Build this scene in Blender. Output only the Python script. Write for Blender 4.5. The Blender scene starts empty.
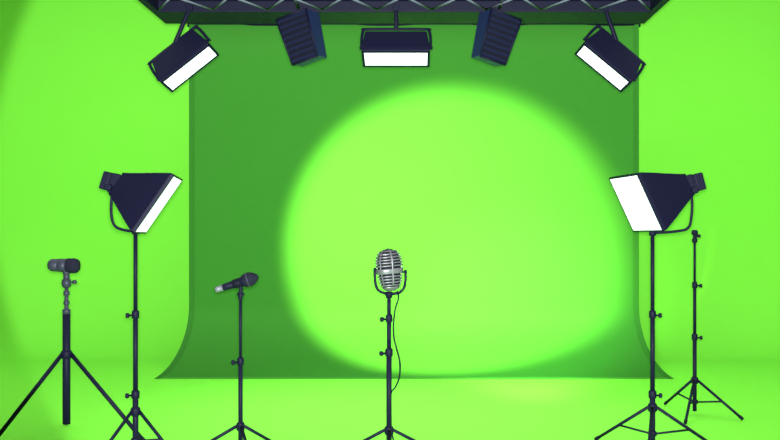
import bpy, bmesh, math
from mathutils import Vector as V, Matrix
PI = math.pi
S = bpy.context.scene
COL = S.collection
S.view_settings.view_transform = 'Standard'
S.view_settings.look = 'None'

F, CX, CY, HC = 900.0, 414.0, 237.0, 1.35      # focal (px), vanishing point, eye height
def P(px, py, d): return V(((px-CX)*d/F, d, HC-(py-CY)*d/F))
def gd(py): return F*HC/(py-CY)

# ---------------- materials ----------------
def mat(name, col, rough=.5, metal=0., emis=0., noise=0., scale=20., bump=0., spec=.5, sheen=0.):
    m = bpy.data.materials.new(name); m.use_nodes = True
    nt = m.node_tree; b = nt.nodes['Principled BSDF']
    b.inputs['Base Color'].default_value = (*col, 1)
    b.inputs['Roughness'].default_value = rough
    b.inputs['Metallic'].default_value = metal
    b.inputs['Specular IOR Level'].default_value = spec
    if emis:
        b.inputs['Emission Color'].default_value = (*col, 1)
        b.inputs['Emission Strength'].default_value = emis
    if noise or bump:
        tc = nt.nodes.new('ShaderNodeTexCoord')
        n = nt.nodes.new('ShaderNodeTexNoise'); n.inputs['Scale'].default_value = scale
        n.inputs['Detail'].default_value = 4
        nt.links.new(tc.outputs['Object'], n.inputs['Vector'])
        if noise:
            mx = nt.nodes.new('ShaderNodeMix'); mx.data_type = 'RGBA'
            mx.inputs['A'].default_value = (*[c*(1-noise) for c in col], 1)
            mx.inputs['B'].default_value = (*[min(1, c*(1+noise)) for c in col], 1)
            nt.links.new(n.outputs['Fac'], mx.inputs['Factor'])
            nt.links.new(mx.outputs['Result'], b.inputs['Base Color'])
        if bump:
            bp = nt.nodes.new('ShaderNodeBump'); bp.inputs['Strength'].default_value = bump
            bp.inputs['Distance'].default_value = .01
            nt.links.new(n.outputs['Fac'], bp.inputs['Height'])
            nt.links.new(bp.outputs['Normal'], b.inputs['Normal'])
    return m
GREEN = mat('green_paint', (.212, .82, .060), .9, noise=.03, scale=.5, spec=.05)
SHEET = mat('green_fabric', (.043, .215, .026), .95, noise=.03, scale=1.2, bump=.05, spec=.03)
HEM = mat('green_hem', (.036, .180, .023), .95, noise=.05, scale=30, spec=.03)
NAVY = mat('navy_metal', (.0055, .0062, .021), .55, noise=.1, scale=40, spec=.10)
NAVY2 = mat('navy_cloth', (.0050, .0055, .019), .7, noise=.15, scale=30, spec=.06)
BLUE = mat('blue_metal', (.014, .025, .088), .5, noise=.1, scale=20, spec=.12)
RIG = mat('rig_metal', (.0065, .0075, .022), .55, noise=.1, scale=20, spec=.10)
GREY = mat('grey_brace_metal', (.12, .14, .19), .5, noise=.1, scale=20, spec=.10)
SLAT = mat('slat_metal', (.009, .012, .034), .5, noise=.1, scale=20, spec=.12)
PANEL = mat('dark_panel', (.010, .012, .028), .7, noise=.1, scale=3, spec=.1)
BLACK = mat('black_rubber', (.004, .0045, .012), .6, noise=.1, scale=40, spec=.1)
STEEL = mat('brushed_steel', (.15, .16, .20), .5, .2, noise=.1, scale=60, spec=.2)
CHROME = mat('aged_chrome', (.17, .175, .20), .42, .55, noise=.15, scale=60, spec=.3)
DARKST = mat('dark_steel', (.034, .038, .060), .5, .2, noise=.1, scale=50, spec=.2)
FOAM = mat('charcoal_mesh', (.009, .010, .024), .8, noise=.4, scale=220, bump=.5, spec=.15)
WHITE = mat('lit_diffuser', (.86, .94, 1.0), .6, emis=.85, noise=.02, scale=6)

# ---------------- mesh helpers ----------------
def frame(ax):
    ax = V(ax).normalized()
    up = V((0, 0, 1)) if abs(ax.z) < .9 else V((1, 0, 0))
    a = ax.cross(up).normalized(); b = a.cross(ax).normalized()
    return a, b
def rings(bm, rs, smooth=True, cap=True):
    L = [[bm.verts.new(p) for p in r] for r in rs]; n = len(rs[0])
    for i in range(len(L)-1):
        for k in range(n):
            f = bm.faces.new((L[i][k], L[i][(k+1) % n], L[i+1][(k+1) % n], L[i+1][k])); f.smooth = smooth
    if cap:
        bm.faces.new(L[0][::-1]); bm.faces.new(L[-1])
def tube(bm, pts, r, n=14):
    pts = [V(p) for p in pts]
    rr = r if isinstance(r, (list, tuple)) else [r]*len(pts)
    t0 = (pts[1]-pts[0]).normalized(); a, b = frame(t0); out = []
    for i, p in enumerate(pts):
        if i == 0: t = pts[1]-pts[0]
        elif i == len(pts)-1: t = pts[-1]-pts[-2]
        else: t = (pts[i+1]-p).normalized()+(p-pts[i-1]).normalized()
        t.normalize()
        q = t0.rotation_difference(t); a = q @ a; b = q @ b; t0 = t
        out.append([p+(a*math.cos(2*PI*k/n)+b*math.sin(2*PI*k/n))*rr[i] for k in range(n)])
    rings(bm, out)
def lathe(bm, p0, axis, prof, n=28, smooth=True):
    ax = V(axis).normalized(); a, b = frame(ax); p0 = V(p0)
    rings(bm, [[p0+ax*t+(a*math.cos(2*PI*k/n)+b*math.sin(2*PI*k/n))*max(r, 1e-4) for k in range(n)] for t, r in prof], smooth)
def box(bm, c, u, v, w, hu, hv, hw):
    c = V(c); u = V(u).normalized(); v = V(v).normalized(); w = V(w).normalized()
    q = [bm.verts.new(c+u*hu*i+v*hv*j+w*hw*k) for i in (-1, 1) for j in (-1, 1) for k in (-1, 1)]
    for f in ((0,1,3,2), (4,6,7,5), (0,4,5,1), (2,3,7,6), (0,2,6,4), (1,5,7,3)): bm.faces.new([q[i] for i in f])
def spline(pts, k=6):
    pts = [V(p) for p in pts]; q = [pts[0]]+pts+[pts[-1]]; out = []
    for i in range(1, len(q)-2):
        p0, p1, p2, p3 = q[i-1:i+3]
        for j in range(k):
            t = j/k
            out.append(.5*((2*p1)+(p2-p0)*t+(2*p0-5*p1+4*p2-p3)*t*t+(3*p1-p0-3*p2+p3)*t**3))
    return out+[pts[-1]]
X, Y, Z = V((1,0,0)), V((0,1,0)), V((0,0,1))

def obj(name, build, m, parent=None, bevel=0, label=None):
    bm = bmesh.new(); build(bm)
    bmesh.ops.recalc_face_normals(bm, faces=bm.faces)
    root = parent
    while root is not None and root.parent: root = root.parent
    if root is not None: bmesh.ops.translate(bm, verts=bm.verts, vec=-root.location)
    me = bpy.data.meshes.new(name); bm.to_mesh(me); bm.free(); me.materials.append(m)
    o = bpy.data.objects.new(name, me); COL.objects.link(o)
    if parent: o.parent = parent
    if bevel:
        md = o.modifiers.new('bevel', 'BEVEL'); md.width = bevel; md.segments = 2; md.limit_method = 'ANGLE'
    if label: o['label'] = label
    return o
def tag(o, label, cat, group=None):
    o['label'] = label; o['category'] = cat
    if group: o['group'] = group
    return o
def thing(name, label, cat, loc, group=None):
    o = bpy.data.objects.new(name, None); COL.objects.link(o); o.location = loc; o.empty_display_size = .1
    return tag(o, label, cat, group)
def struct(name, build, m):
    o = obj(name, build, m); o['kind'] = 'structure'; return o

# ---------------- setting ----------------
WY = 11.6; R = 1.7
def floor_b(bm):
    vs = [bm.verts.new(p) for p in ((-9, -2, 0), (9, -2, 0), (9, WY-R, 0), (-9, WY-R, 0))]; bm.faces.new(vs)
struct('floor', floor_b, GREEN)
def wall_b(bm):
    pr = [(WY-R, 0)]+[(WY-R+R*math.sin(a), R-R*math.cos(a)) for a in [i*PI/2/24 for i in range(1, 25)]]+[(WY, 3), (WY, 6)]
    L = [[bm.verts.new((x, y, z)) for x in (-9, -3, 3, 9)] for y, z in pr]
    for i in range(len(L)-1):
        for k in range(3):
            f = bm.faces.new((L[i][k], L[i][k+1], L[i+1][k+1], L[i+1][k])); f.smooth = True
struct('wall_back', wall_b, GREEN)

# ---------------- green backdrop ----------------
SY, SH, ST, SW = 9.88, 9.88-8.556, 3.68, 2.468
bd = thing('backdrop', 'dark green fabric backdrop hanging from the bar and sweeping forward onto the floor', 'backdrop', (0, SY, 0))
def prof():
    zc = .60; pr = [(SY, ST-(ST-zc)*i/8) for i in range(9)]
    for i in range(1, 21):
        a = i/20*PI/2
        pr.append((SY-SH*(1-math.cos(a)), .003+(zc-.003)*(1-math.sin(a))))
    return pr
PR = prof()
def strip(bm, x0, x1, n, off=0):
    L = []
    for y, z in PR:
        row = []
        for k in range(n+1):
            x = x0+(x1-x0)*k/n
            row.append(bm.verts.new((x, y-off-.004*math.sin(x*5)*(z > .6), z+off*.5)))
        L.append(row)
    for i in range(len(L)-1):
        for k in range(n):
            f = bm.faces.new((L[i][k], L[i][k+1], L[i+1][k+1], L[i+1][k])); f.smooth = True
cloth = obj('cloth', lambda bm: strip(bm, -SW, SW, 60), SHEET, bd)
cloth.modifiers.new('solid', 'SOLIDIFY').thickness = .002
for s in (-1, 1):
    obj('hem', lambda bm: strip(bm, s*SW, s*(SW-.05), 2, .006), HEM, cloth)
def bar_b(bm): tube(bm, [(-SW-.02, SY+.02, ST), (SW+.02, SY+.02, ST)], .022)
obj('crossbar', bar_b, NAVY, bd)
for s in (-1, 1):
    def br(bm):
        tube(bm, [(s*1.6, SY+.02, ST), (s*1.6, WY, ST)], .015)
        box(bm, (s*1.6, WY-.01, ST), X, Y, Z, .05, .01, .08)
    obj('wall_bracket', br, NAVY, bd)

# ---------------- truss ----------------
TZ = 2.865
tl, tr = -1.77, 1.64
ts = thing('lighting_truss', 'wide dark overhead lighting truss with diagonal lattice spanning the top', 'truss', ((tl+tr)/2, 6.2, TZ))
def beam(bm):
    box(bm, ((tl+tr)/2, 6.23, TZ+.04), X, Y, Z, (tr-tl)/2, .17, .04)
obj('main_beam', beam, RIG, ts, .008)
obj('top_panel', lambda bm: box(bm, ((tl+tr)/2, 5.6, TZ+.115), X, Y, Z, (tr-tl)/2-.02, .8, .012), PANEL, ts, 0, 'dark panel above the lattice')
for x in (tl+.025, tr-.025):
    obj('side_beam', lambda bm: box(bm, (x, 5.42, TZ+.05), X, Y, Z, .025, .64, .05), RIG, ts, .006)
for y in (5.72, 5.30, 4.82):
    obj('chord', lambda bm: tube(bm, [(tl+.05, y, TZ+.05), (tr-.05, y, TZ+.05)], .020), RIG, ts)
def lattice(y0, y1):
    n = 18; w = (tr-tl-.1)/n
    for i in range(n):
        xa = tl+.05+i*w; a, b = (y0, y1) if i % 2 else (y1, y0)
        obj('brace', lambda bm: tube(bm, [(xa, a, TZ+.016), (xa+w, b, TZ+.016)], .007, 10), GREY, ts, 0, 'grey diagonal lattice bar')
lattice(5.72, 6.06); lattice(5.30, 5.72); lattice(4.82, 5.30)
for x in (-1.2, -.1, 1.05):
    obj('hanger_rod', lambda bm: tube(bm, [(x, 5.9, TZ+.125), (x, 5.9, 5.6)], .012, 10), RIG, ts)

# ---------------- hanging panel lights ----------------
def panel(label, px, py, d, U, N, grp, rod_t=.5, L=.41, W=.17, D=.19, tp=.66, lean=0):
    U = V(U).normalized(); N = V(N).normalized(); N = (N-U*N.dot(U)).normalized(); Wv = N.cross(U)
    c = P(px, py, d)
    t = thing('panel_light', label, 'light', c-N*(D+.09), grp)
    def body(bm):
        rs = []
        for dep, s in ((0, 1.0), (.03, 1.0), (D, tp)):
            rs.append([c-N*dep+U*(i*L/2*(1-(1-s)*.45))+Wv*(j*W/2*s) for i, j in ((-1, -1), (1, -1), (1, 1), (-1, 1))])
        rings(bm, rs, False)
    b = obj('housing', body, NAVY, t, .006)
    obj('diffuser', lambda bm: box(bm, c+N*.002, U, Wv, N, L/2-.016, W/2-.012, .003), WHITE, t, .002, 'glowing white rectangular diffuser')
    def rim(bm):
        for s in (-1, 1):
            box(bm, c+N*.004+U*s*(L/2-.007), U, Wv, N, .007, W/2, .005)
            box(bm, c+N*.004+Wv*s*(W/2-.005), U, Wv, N, L/2, .005, .005)
    obj('rim', rim, NAVY2, b)
    e = L/2+.006
    a0 = c-N*.08
    def yoke(bm):
        tube(bm, spline([a0-U*e, a0-U*e-N*.07, a0-U*(e-.01)-N*.13, a0-U*(e-.04)-N*.14, a0+U*(e-.04)-N*.14, a0+U*(e-.01)-N*.13, a0+U*e-N*.07, a0+U*e], 4), .010, 10)
    y = obj('yoke', yoke, NAVY, t)
    for s in (-1, 1):
        obj('knob', lambda bm: lathe(bm, a0+U*s*(e-.018), U*s, [(0, .010), (.022, .010), (.022, .014), (.028, .014), (.031, .009)], 14), NAVY, y)
    q = a0-N*.14+U*(rod_t-.5)*L
    def rod(bm):
        top = V((q.x+lean, q.y, TZ+.03)); top.y = min(q.y, 6.2)
        tube(bm, [q, top], .015, 10)
        box(bm, top, X, Y, Z, .022, .022, .022)
    obj('hanging_clamp', rod, NAVY, t, .003)
g1 = 'panel lights hanging under the truss'
panel('black panel light tilted down to the right under the left truss end', 190, 68, 6.0, (.785, 0, .62), (.574, -.27, -.78), g1, .55, lean=.10)
panel('black panel light tilted down to the left under the right truss end', 603, 67.5, 6.0, (.77, 0, -.635), (-.574, -.27, -.78), g1, .40, lean=-.08)
panel('level black panel light hanging at the middle of the truss, facing down', 396, 58.5, 6.0, (1, 0, 0), (0, -.30, -.95), g1, .5, L=.45, W=.20, D=.16, tp=.8)

def speaker(label, px, py, d, s):
    down = V((s*14, 0, -52)).normalized()
    N = V((-s*.30, -.92, -.22)); N = (N-down*N.dot(down)).normalized(); Rt = N.cross(down).normalized()
    if Rt.x < 0: Rt = -Rt
    c = P(px, py, d); h = .155
    wt, wb, dt, db = .118, .098, .092, .070
    t = thing('loudspeaker', label, 'speaker', c-down*h, 'louvred speakers hanging under the truss')
    def fr(z):      # half width, half depth at height parameter -1 (top) .. 1 (bottom)
        k = (z+1)/2; return wt+(wb-wt)*k, dt+(db-dt)*k
    def cab(bm):
        rings(bm, [[c+down*h*z+Rt*i*fr(z)[0]+N*j*fr(z)[1] for i, j in ((-1, -1), (1, -1), (1, 1), (-1, 1))] for z in (-1, 1)], False)
    obj('cabinet', cab, BLUE, t, .006, 'dark blue cabinet')
    def ff(bm):
        for q_ in (-1, 1):
            a_, b_ = [c+down*h*z+Rt*q_*(fr(z)[0]-.005)+N*(fr(z)[1]+.006) for z in (-1, 1)]
            tube(bm, [a_, b_], .008, 8)
            z = q_; a_, b_ = [c+down*h*z+Rt*i*(fr(z)[0]-.003)+N*(fr(z)[1]+.006) for i in (-1, 1)]
            tube(bm, [a_, b_], .008, 8)
    obj('front_frame', ff, NAVY, t)
    def bg(bm):
        rings(bm, [[c+down*h*z*.97+Rt*i*(fr(z)[0]-.008)+N*(fr(z)[1]+j) for i, j in ((-1, -.002), (1, -.002), (1, .004), (-1, .004))] for z in (-1, 1)], False)
    obj('back_grille', bg, BLACK, t)
    def sl(bm):
        for k in range(8):
            z = -.875+k*.25; w_, d_ = fr(z)
            box(bm, c+N*(d_+.009)+down*h*z, Rt, down+N*.3, N-down*.3, w_-.012, .0105, .0025)
    obj('louvre', sl, SLAT, t)
    def cl(bm):
        q = c-down*h
        top = V((q.x, q.y+.03, TZ+.02))
        tube(bm, [q+down*.02, top], .012, 10); tube(bm, [q-Rt*.06, q+Rt*.06], .010, 10)
        tube(bm, [(top.x, top.y, TZ+.02), (top.x, 5.74, TZ+.03)], .012, 10)
    obj('hanging_clamp', cl, DARKST, t)
speaker('louvred dark blue hanging speaker between left tilted panel light and middle panel light', 304, 39, 6.0, 1)
speaker('louvred dark blue hanging speaker between middle panel light and right tilted panel light', 494, 39, 6.0, -1)

# ---------------- stands ----------------
def stand(name, label, cat, px, d, zs, hub_z, feet, group, rads=(.012, .0145, .017), braces=True, bottom=.03, knob_side=-1, colmat=NAVY, low=None, footlen=.035, legr=.010):
    """zs: heights top, collars...; feet: list of (dx,dy) ground offsets"""
    x = (px-CX)*d/F
    t = thing(name, label, cat, (x, d, 0), group)
    zz = list(zs)+[bottom]
    secs = ['upper_tube', 'middle_tube', 'lower_tube'] if len(zz) == 4 else ['upper_tube', 'lower_tube'] if len(zz) == 3 else ['lower_tube']
    rr = rads[-len(secs):]
    for i, nm in enumerate(secs):
        obj(nm, lambda bm: tube(bm, [(x, d, zz[i+1]), (x, d, zz[i])], rr[i], 18), colmat, t)
        if i:
            z = zz[i]; r = rr[i]
            c = obj('collar', lambda bm: lathe(bm, (x, d, z-.04), Z, [(0, r+.002), (.006, r+.007), (.042, r+.007), (.05, r+.002)], 20), NAVY, t)
            k = knob_side
            obj('knob', lambda bm: (lathe(bm, (x+k*r, d-.004, z-.02), (k, -.3, 0), [(0, .006), (.02, .006), (.021, .014), (.036, .016), (.042, .010)], 14)), NAVY, c)
    H = V((x, d, hub_z)); r = rr[-1]
    obj('hub', lambda bm: lathe(bm, (x, d, hub_z-.03), Z, [(0, r+.003), (.008, r+.011), (.045, r+.011), (.055, r+.003)], 20), NAVY, t)
    lz = low if low else hub_z*.42
    if braces:
        obj('brace_hub', lambda bm: lathe(bm, (x, d, lz-.015), Z, [(0, r+.002), (.005, r+.009), (.028, r+.009), (.033, r+.002)], 20), NAVY, t)
    for dx, dy in feet:
        u = V((dx, dy, 0)).normalized(); foot = V((x+dx, d+dy, .012)); st = H+u*(r+.008)
        lg = obj('leg', lambda bm: tube(bm, [st, foot], legr, 12), NAVY, t)
        dv = (foot-st).normalized()
        obj('rubber_foot', lambda bm: lathe(bm, foot-dv*footlen, dv, [(0, legr), (.004, legr+.0025), (footlen-.004, legr+.0025), (footlen, legr+.001)], 14), BLACK, lg)
        if braces:
            mid = st.lerp(foot, .55)
            obj('brace', lambda bm: tube(bm, [V((x, d, lz))+u*(r+.004), mid], .0065, 10), NAVY, t)
    return t
def tri(px, d, r, rot):
    """three feet; rot=0: one leg straight away from camera along the sight line"""
    x = (px-CX)*d/F; a0 = math.atan2(d, x)+math.radians(rot)
    return [(r*math.cos(a0+k*2*PI/3), r*math.sin(a0+k*2*PI/3)) for k in range(3)]
def zp(py, d): return HC-(py-CY)*d/F

gs = 'tripod light stands'
stand('light_stand', 'dark tripod light stand holding the left softbox', 'stand', 135.5, 5.4, (zp(233, 5.4), zp(312, 5.4), zp(392, 5.4)), zp(411, 5.4), tri(135, 5.4, .29, 0), gs)
DR = 5.62
stand('light_stand', 'dark tripod light stand holding the right softbox', 'stand', 652.5, DR, (zp(235, DR), zp(312, DR), zp(392, DR)), zp(407, DR), tri(652, DR, .44, 176), gs, knob_side=1)
# bare stand behind
bx_, by_ = 2.13, 6.83
bpx = CX+bx_*F/by_
stand('light_stand', 'bare thin tripod stand with nothing on top, behind the right softbox', 'stand', bpx, by_, (zp(240, by_), zp(283, by_), zp(335, by_)), zp(380, by_),
      [(2.413-bx_, 6.60-by_), (1.95-bx_, 6.47-by_), (2.013-bx_, 7.22-by_)], gs, rads=(.009, .012, .015), knob_side=1, low=.10)
def spig(bm):
    lathe(bm, (bx_, by_, zp(243, by_)), Z, [(0, .012), (.01, .02), (.03, .02), (.04, .013), (.06, .013), (.065, .024), (.09, .024), (.10, .012)], 18)
    box(bm, (bx_+.02, by_, zp(236, by_)), X, Y, Z, .022, .010, .012)
bs = [o for o in COL.objects if o.name.startswith('light_stand')][-1]
obj('mounting_spigot', spig, NAVY, bs)

# ---------------- softboxes ----------------
def softbox(label, d, fc, Uvec, Wvec, H, W, back, head0, head1, brk, top):
    c = P(fc[0], fc[1], d); Wv = V(Wvec).normalized(); U = V(Uvec); U = (U-Wv*U.dot(Wv)).normalized()
    N = U.cross(Wv).normalized(); bk = P(back[0], back[1], d)
    if (c-bk).dot(N) < 0: N = -N
    t = thing('softbox_light', label, 'light', P(top[0], top[1], d), 'softbox lights on stands')
    h, w = H/2, W/2; rs = []
    for k, s in ((0, 1), (.04, 1), (.3, .83), (.6, .62), (.85, .45), (1, .36)):
        o = c.lerp(bk, k)
        rs.append([o+U*i*h*s+Wv*j*w*s for i, j in ((-1, -1), (1, -1), (1, 1), (-1, 1))])
    sh = obj('softbox_shell', lambda bm: rings(bm, rs, False), NAVY2, t)
    def ribs(bm):
        for q in range(4): tube(bm, [r_[q] for r_ in rs], .004, 8)
    obj('seam', ribs, NAVY, sh)
    def rim(bm):
        for s in (-1, 1):
            box(bm, c+N*.004+U*s*h, U, Wv, N, .005, w+.005, .012)
            box(bm, c+N*.004+Wv*s*w, U, Wv, N, h+.005, .005, .012)
    obj('rim', rim, NAVY, sh, .002)
    obj('diffuser', lambda bm: box(bm, c+N*.010, U, Wv, N, h-.004, w-.004, .004), WHITE, t, 0, 'glowing white front diffuser')
    a, b = P(*head0, d), P(*head1, d); L = (b-a).length; ha = (b-a).normalized(); hb = ha.cross(Y).normalized()
    def head(bm):
        for s0, s1, hw in ((-.15, .45, .060), (.40, .60, .048), (.55, 1, .054)):
            box(bm, a+ha*L*(s0+s1)/2, ha, hb, Y, L*(s1-s0)/2, hw, hw)
    obj('lamp_head', head, NAVY, t, .006)
    pts = [P(q[0], q[1], d) for q in brk]
    br = obj('tilt_bracket', lambda bm: tube(bm, [p-Y*.0 for p in spline(pts, 6)], .0085, 12), NAVY, t)
    obj('knob', lambda bm: lathe(bm, pts[0]-Y*.07, -Y, [(0, .012), (.02, .012), (.021, .022), (.04, .022), (.046, .014)], 18), NAVY, br)
    obj('pivot', lambda bm: tube(bm, [pts[0]+Y*.03, pts[0]-Y*.075], .012, 12), NAVY, t)
    tp = P(*top, d)
    obj('socket', lambda bm: lathe(bm, tp-Z*.012, Z, [(0, .016), (.004, .021), (.03, .021), (.036, .014)], 20), NAVY, t)
    return t
softbox('left softbox light, glowing face aimed down to the right, with black pyramid shell', 5.4, (157.5, 204), (-.56, 0, -.83), (.14, -.985, 0), .395, .42,
        (118, 184), (120, 185), (104, 180), ((114, 188), (111.5, 200), (111.5, 216), (115, 226), (124, 230), (135.5, 231.5)), (135.5, 232.5))
softbox('right softbox light, wide glowing face aimed down to the left, with black pyramid shell', DR, (637, 203), (.45, 0, -.89), (.20, -.97, 0), .375, .40,
        (684, 185), (683, 186), (702, 181), ((690, 191), (692, 200), (691.5, 216), (688, 228), (675, 231.5), (652.5, 233)), (652.5, 234))

# ---------------- microphone one (left, short horizontal) ----------------
d = 5.95
gm = 'microphone stands'
sx = (66.5-CX)*d/F
feet = tri(66.5, d, .55, 0)
m1 = stand('microphone_stand', 'wide-legged tripod stand with thick black column at the far left', 'stand', 66.5, d, (zp(312, d),), zp(354, d), feet, gm, rads=(.025,), braces=False, bottom=zp(424, d), legr=.0135)
def neck(bm):
    lathe(bm, (sx, d, zp(314, d)), Z, [(0, .026), (.03, .026), (.035, .014), (.06, .014), (.065, .019), (.085, .019), (.09, .013), (.12, .013), (.125, .020), (.15, .020), (.155, .012), (.175, .012)], 22)
obj('neck', neck, DARKST, m1, label='dark grey metal neck')
def ball(bm):
    z = zp(288, d)
    lathe(bm, (sx, d, z), Z, [(0, .015), (.01, .027), (.035, .032), (.055, .027), (.06, .02), (.09, .02), (.10, .026), (.118, .026)], 24)
    tube(bm, [(sx, d, z+.035), (sx+.05, d-.01, z+.04)], .007, 10); lathe(bm, (sx+.045, d-.01, z+.04), X, [(0, .012), (.02, .014), (.026, .008)], 14)
obj('ball_head', ball, DARKST, m1)
mic = thing('microphone', 'short stubby dark microphone lying level on the far left tripod', 'microphone', P(66, 273, d), 'microphones')
a, b = P(49, 265, d), P(79.5, 266, d); A = (b-a); L = A.length
obj('body', lambda bm: lathe(bm, a, A, [(0, .022), (.004, .031), (.012, .038), (.022, .041), (.060, .042), (.062, .040), (.067, .040), (.069, .044), (.125, .045)]), DARKST, mic, label='dark grey smooth body')
obj('end_cap', lambda bm: lathe(bm, a, -A, [(-.006, .026), (.001, .026), (.003, .020)]), BLACK, mic)
obj('grille', lambda bm: lathe(bm, a, A, [(.118, .044), (.121, .048), (.165, .050), (.182, .047), (.195, .038), (L-.001, .022), (L+.001, .004)]), FOAM, mic, label='black textured grille')

# ---------------- microphone two (handheld, tilted) ----------------
d = 5.5
sx = (240.5-CX)*d/F
m2 = stand('microphone_stand', 'slim straight tripod microphone stand holding the handheld microphone', 'stand', 240.5, d, (zp(297, d), zp(359, d)), zp(426, d), tri(240.5, d, .33, 193), gm, rads=(.009, .0135), braces=False, bottom=.05, knob_side=-1)
def clip(bm):
    lathe(bm, (sx, d, zp(300, d)), Z, [(0, .009), (.01, .014), (.035, .014), (.045, .009), (.06, .009)], 16)
    tube(bm, spline([(sx, d, zp(293, d)), P(241, 289, d), P(240, 285, d)], 4), .012, 12)
    tube(bm, [(sx-.02, d, zp(294, d)), (sx+.022, d, zp(294, d))], .009, 12)
obj('swivel', clip, NAVY, m2)
a, b = P(215.5, 290, d), P(258.5, 276.5, d); A = (b-a); L = A.length; An = A.normalized()
obj('clip', lambda bm: lathe(bm, a+An*.112, An, [(0, .025), (.004, .028), (.045, .029), (.049, .027)], 20), BLACK, m2)
mic = thing('microphone', 'black handheld microphone with a silver tail end, tilted on the slim stand', 'microphone', P(240, 285, d), 'microphones')
obj('tail', lambda bm: lathe(bm, a, An, [(0, .012), (.004, .017), (.010, .018), (.050, .019)]), STEEL, mic, label='silver tail end')
obj('handle', lambda bm: lathe(bm, a, An, [(.048, .0195), (.051, .021), (.15, .025)]), NAVY, mic)
obj('collar', lambda bm: lathe(bm, a, An, [(.148, .025), (.165, .028), (.178, .036), (.184, .040), (.19, .037)]), NAVY, mic)
obj('grille', lambda bm: lathe(bm, a, An, [(.186, .036), (.192, .042), (.205, .044), (.222, .043), (.240, .038), (.256, .028), (L-.006, .016), (L, .004)]), FOAM, mic)
obj('band', lambda bm: lathe(bm, a, An, [(.206, .042), (.206, .0460), (.213, .0460), (.213, .042)]), DARKST, mic)

# ---------------- microphone three (vintage chrome) ----------------
sx = (389-CX)*d/F
m3 = stand('microphone_stand', 'straight black tripod microphone stand holding the vintage grey microphone at the middle', 'stand', 389, d, (zp(297, d), zp(316, d), zp(350, d)), zp(430, d), tri(389, d, .31, 180), gm, rads=(.012, .0135, .0165), braces=False, bottom=.05)
C = P(389.5, 270, d)
q = Matrix.Rotation(math.radians(-5), 3, 'Y') @ Matrix.Rotation(math.radians(20), 3, 'Z')
mic = thing('microphone', 'vintage grey metal ribbed microphone with rounded top on the middle stand', 'microphone', P(389, 294, d), 'microphones')
HH = .130
def rad(t): return (1-abs(t)**(3.4 if t > 0 else 5))**.42*(1-.26*max(0, (.25-t))/1.25)
def pt(t, ang, k=1., ax=.083, ay=.066):
    r = rad(t)*k
    ca, sa = math.cos(ang), math.sin(ang)
    e = .75
    return C+q @ V((ax*r*math.copysign(abs(ca)**e, ca), ay*r*math.copysign(abs(sa)**e, sa), t*HH))
TT = [-.985+i*1.97/24 for i in range(25)]
obj('core', lambda bm: rings(bm, [[pt(t, 2*PI*k/32, .86) for k in range(32)] for t in TT]), BLACK, mic)
def band(t0, t1, k=1.04):
    ts_ = [t0+(t1-t0)*i/4 for i in range(5)]
    def f(bm):
        rings(bm, [[pt(t, 2*PI*j/40, k+.03*math.sin(PI*i/4)) for j in range(40)] for i, t in enumerate(ts_)]+[[pt(t, 2*PI*j/40, k-.12) for j in range(40)] for t in ts_[::-1]], cap=False)
    return f
def grl(bm):
    for i in range(6): band(.17+i*.138, .235+i*.138, .99)(bm)
    for i in range(4): band(-.74+i*.138, -.675+i*.138, .99)(bm)
    for k in range(6):
        tube(bm, [pt(t, 2*PI*(k+.5)/6, .93) for t in TT if -.8 < t < .93], .003, 6)
obj('grille', grl, CHROME, mic)
obj('band', band(-.17, .07), CHROME, mic)
obj('base_cap', lambda bm: rings(bm, [[pt(t, 2*PI*j/40, 1.04) for j in range(40)] for t in (-.985, -.95, -.90, -.84, -.78)]), CHROME, mic)
def spine(bm):
    for ang in (-PI/2, PI/2):
        tube(bm, [pt(t, ang, 1.01) for t in TT if t > -.8], .006, 8)
obj('spine', spine, CHROME, mic)
def yk(bm):
    l, r = P(374.8, 268, d), P(405.5, 270, d)
    tube(bm, spline([l, P(375, 280, d), P(377.5, 289, d), P(384, 293, d), P(396, 293.5, d), P(402.5, 290, d), P(405.3, 282, d), r], 5), .0085, 10)
yo = obj('yoke', yk, NAVY, mic)
for pp, s in ((P(375, 270, d), -1), (P(405.3, 272, d), 1)):
    obj('knob', lambda bm: lathe(bm, pp-X*s*.02, X*s, [(0, .006), (.016, .006), (.017, .014), (.026, .014), (.030, .008)], 14), NAVY, yo)
obj('swivel', lambda bm: lathe(bm, (sx, d, zp(298.5, d)), Z, [(0, .012), (.004, .020), (.018, .020), (.022, .027), (.034, .027), (.042, .016)], 20), NAVY, mic)
cp = [(397, 291, 5.5), (398.5, 298, 5.47), (395, 310, 5.46), (393.5, 325, 5.46), (394, 338, 5.46), (397, 350, 5.45), (399.8, 362, 5.45), (399.5, 376, 5.46), (396, 386, 5.47), (391.5, 392, 5.468), (390.5, 400, 5.470), (391, 420, 5.470), (391.5, 432, 5.45), (396, 448, 5.42), (402, 464.2, 5.35)]
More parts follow.
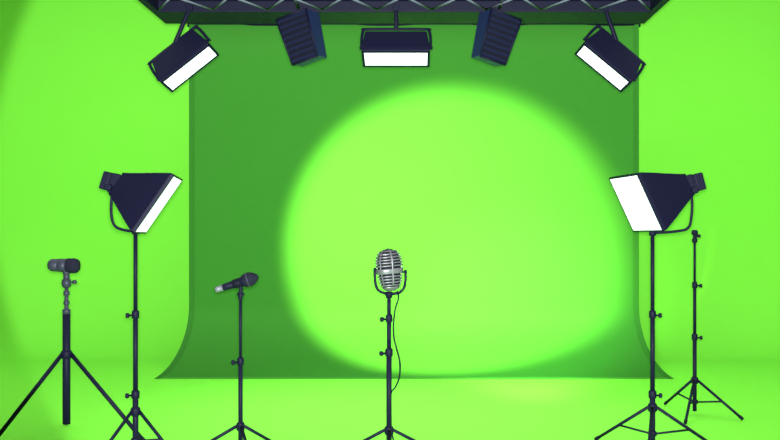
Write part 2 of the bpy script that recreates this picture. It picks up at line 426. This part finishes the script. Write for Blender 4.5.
tag(obj('microphone_cable', lambda bm: tube(bm, spline([P(*c_) for c_ in cp], 5), .0052, 8), BLACK), 'thin black cable looping down beside the middle microphone stand', 'cable')

# ---------------- lights ----------------
def spot(name, loc, target, power, half, blend, col, rad_):
    l = bpy.data.lights.new(name, 'SPOT'); l.energy = power; l.spot_size = math.radians(2*half); l.spot_blend = blend
    l.color = col; l.shadow_soft_size = rad_
    o = bpy.data.objects.new(name, l); COL.objects.link(o); o.location = loc
    o.rotation_euler = (V(target)-V(loc)).to_track_quat('-Z', 'Y').to_euler(); return o
lp = V((-.60, 6.0, 1.70))
ax = V((math.sin(math.radians(12.8)), math.cos(math.radians(12.8)), -.110))
spot('backdrop_spot', lp, lp+ax, 3900, 26.3, .33, (1, .92, .38), .06)
spot('sweep_fill', (.9, 6.0, .75), (1.15, 9.5, 0.42), 1400, 24, 1.0, (.55, 1, .50), .2)  # added unseen fill, set low to brighten the backdrop's lower right
spot('floor_fill', (-.1, 6.9, 5.2), (-.1, 6.9, 0), 750, 27, 1.0, (.75, 1, 1), .3)  # extra lamp put in to broaden the light pool on the floor
spot('front_spot', (0, 0, 1.37), P(437, 196, 10.), 3550, 27.2, .08, (1, 1, .97), .04)
al = bpy.data.lights.new('overhead_fill', 'AREA'); al.shape = 'RECTANGLE'; al.size = 16; al.size_y = 3; al.energy = 420; al.color = (1, 1, .95)  # added soft source above the set, lifts the floor and cove
ao = bpy.data.objects.new('overhead_fill', al); COL.objects.link(ao); ao.location = (0, 7.2, 5.8)

w = bpy.data.worlds.new('world'); S.world = w; w.use_nodes = True
w.node_tree.nodes['Background'].inputs[0].default_value = (.9, 1, .9, 1)
w.node_tree.nodes['Background'].inputs[1].default_value = .18

cam = bpy.data.cameras.new('camera'); co = bpy.data.objects.new('camera', cam); COL.objects.link(co)
co.location = (0, 0, HC); co.rotation_euler = (PI/2, 0, 0)
cam.sensor_width = 36; cam.lens = F/780*36
cam.shift_x = -(CX-390)/780; cam.shift_y = (CY-220)/780
S.camera = co
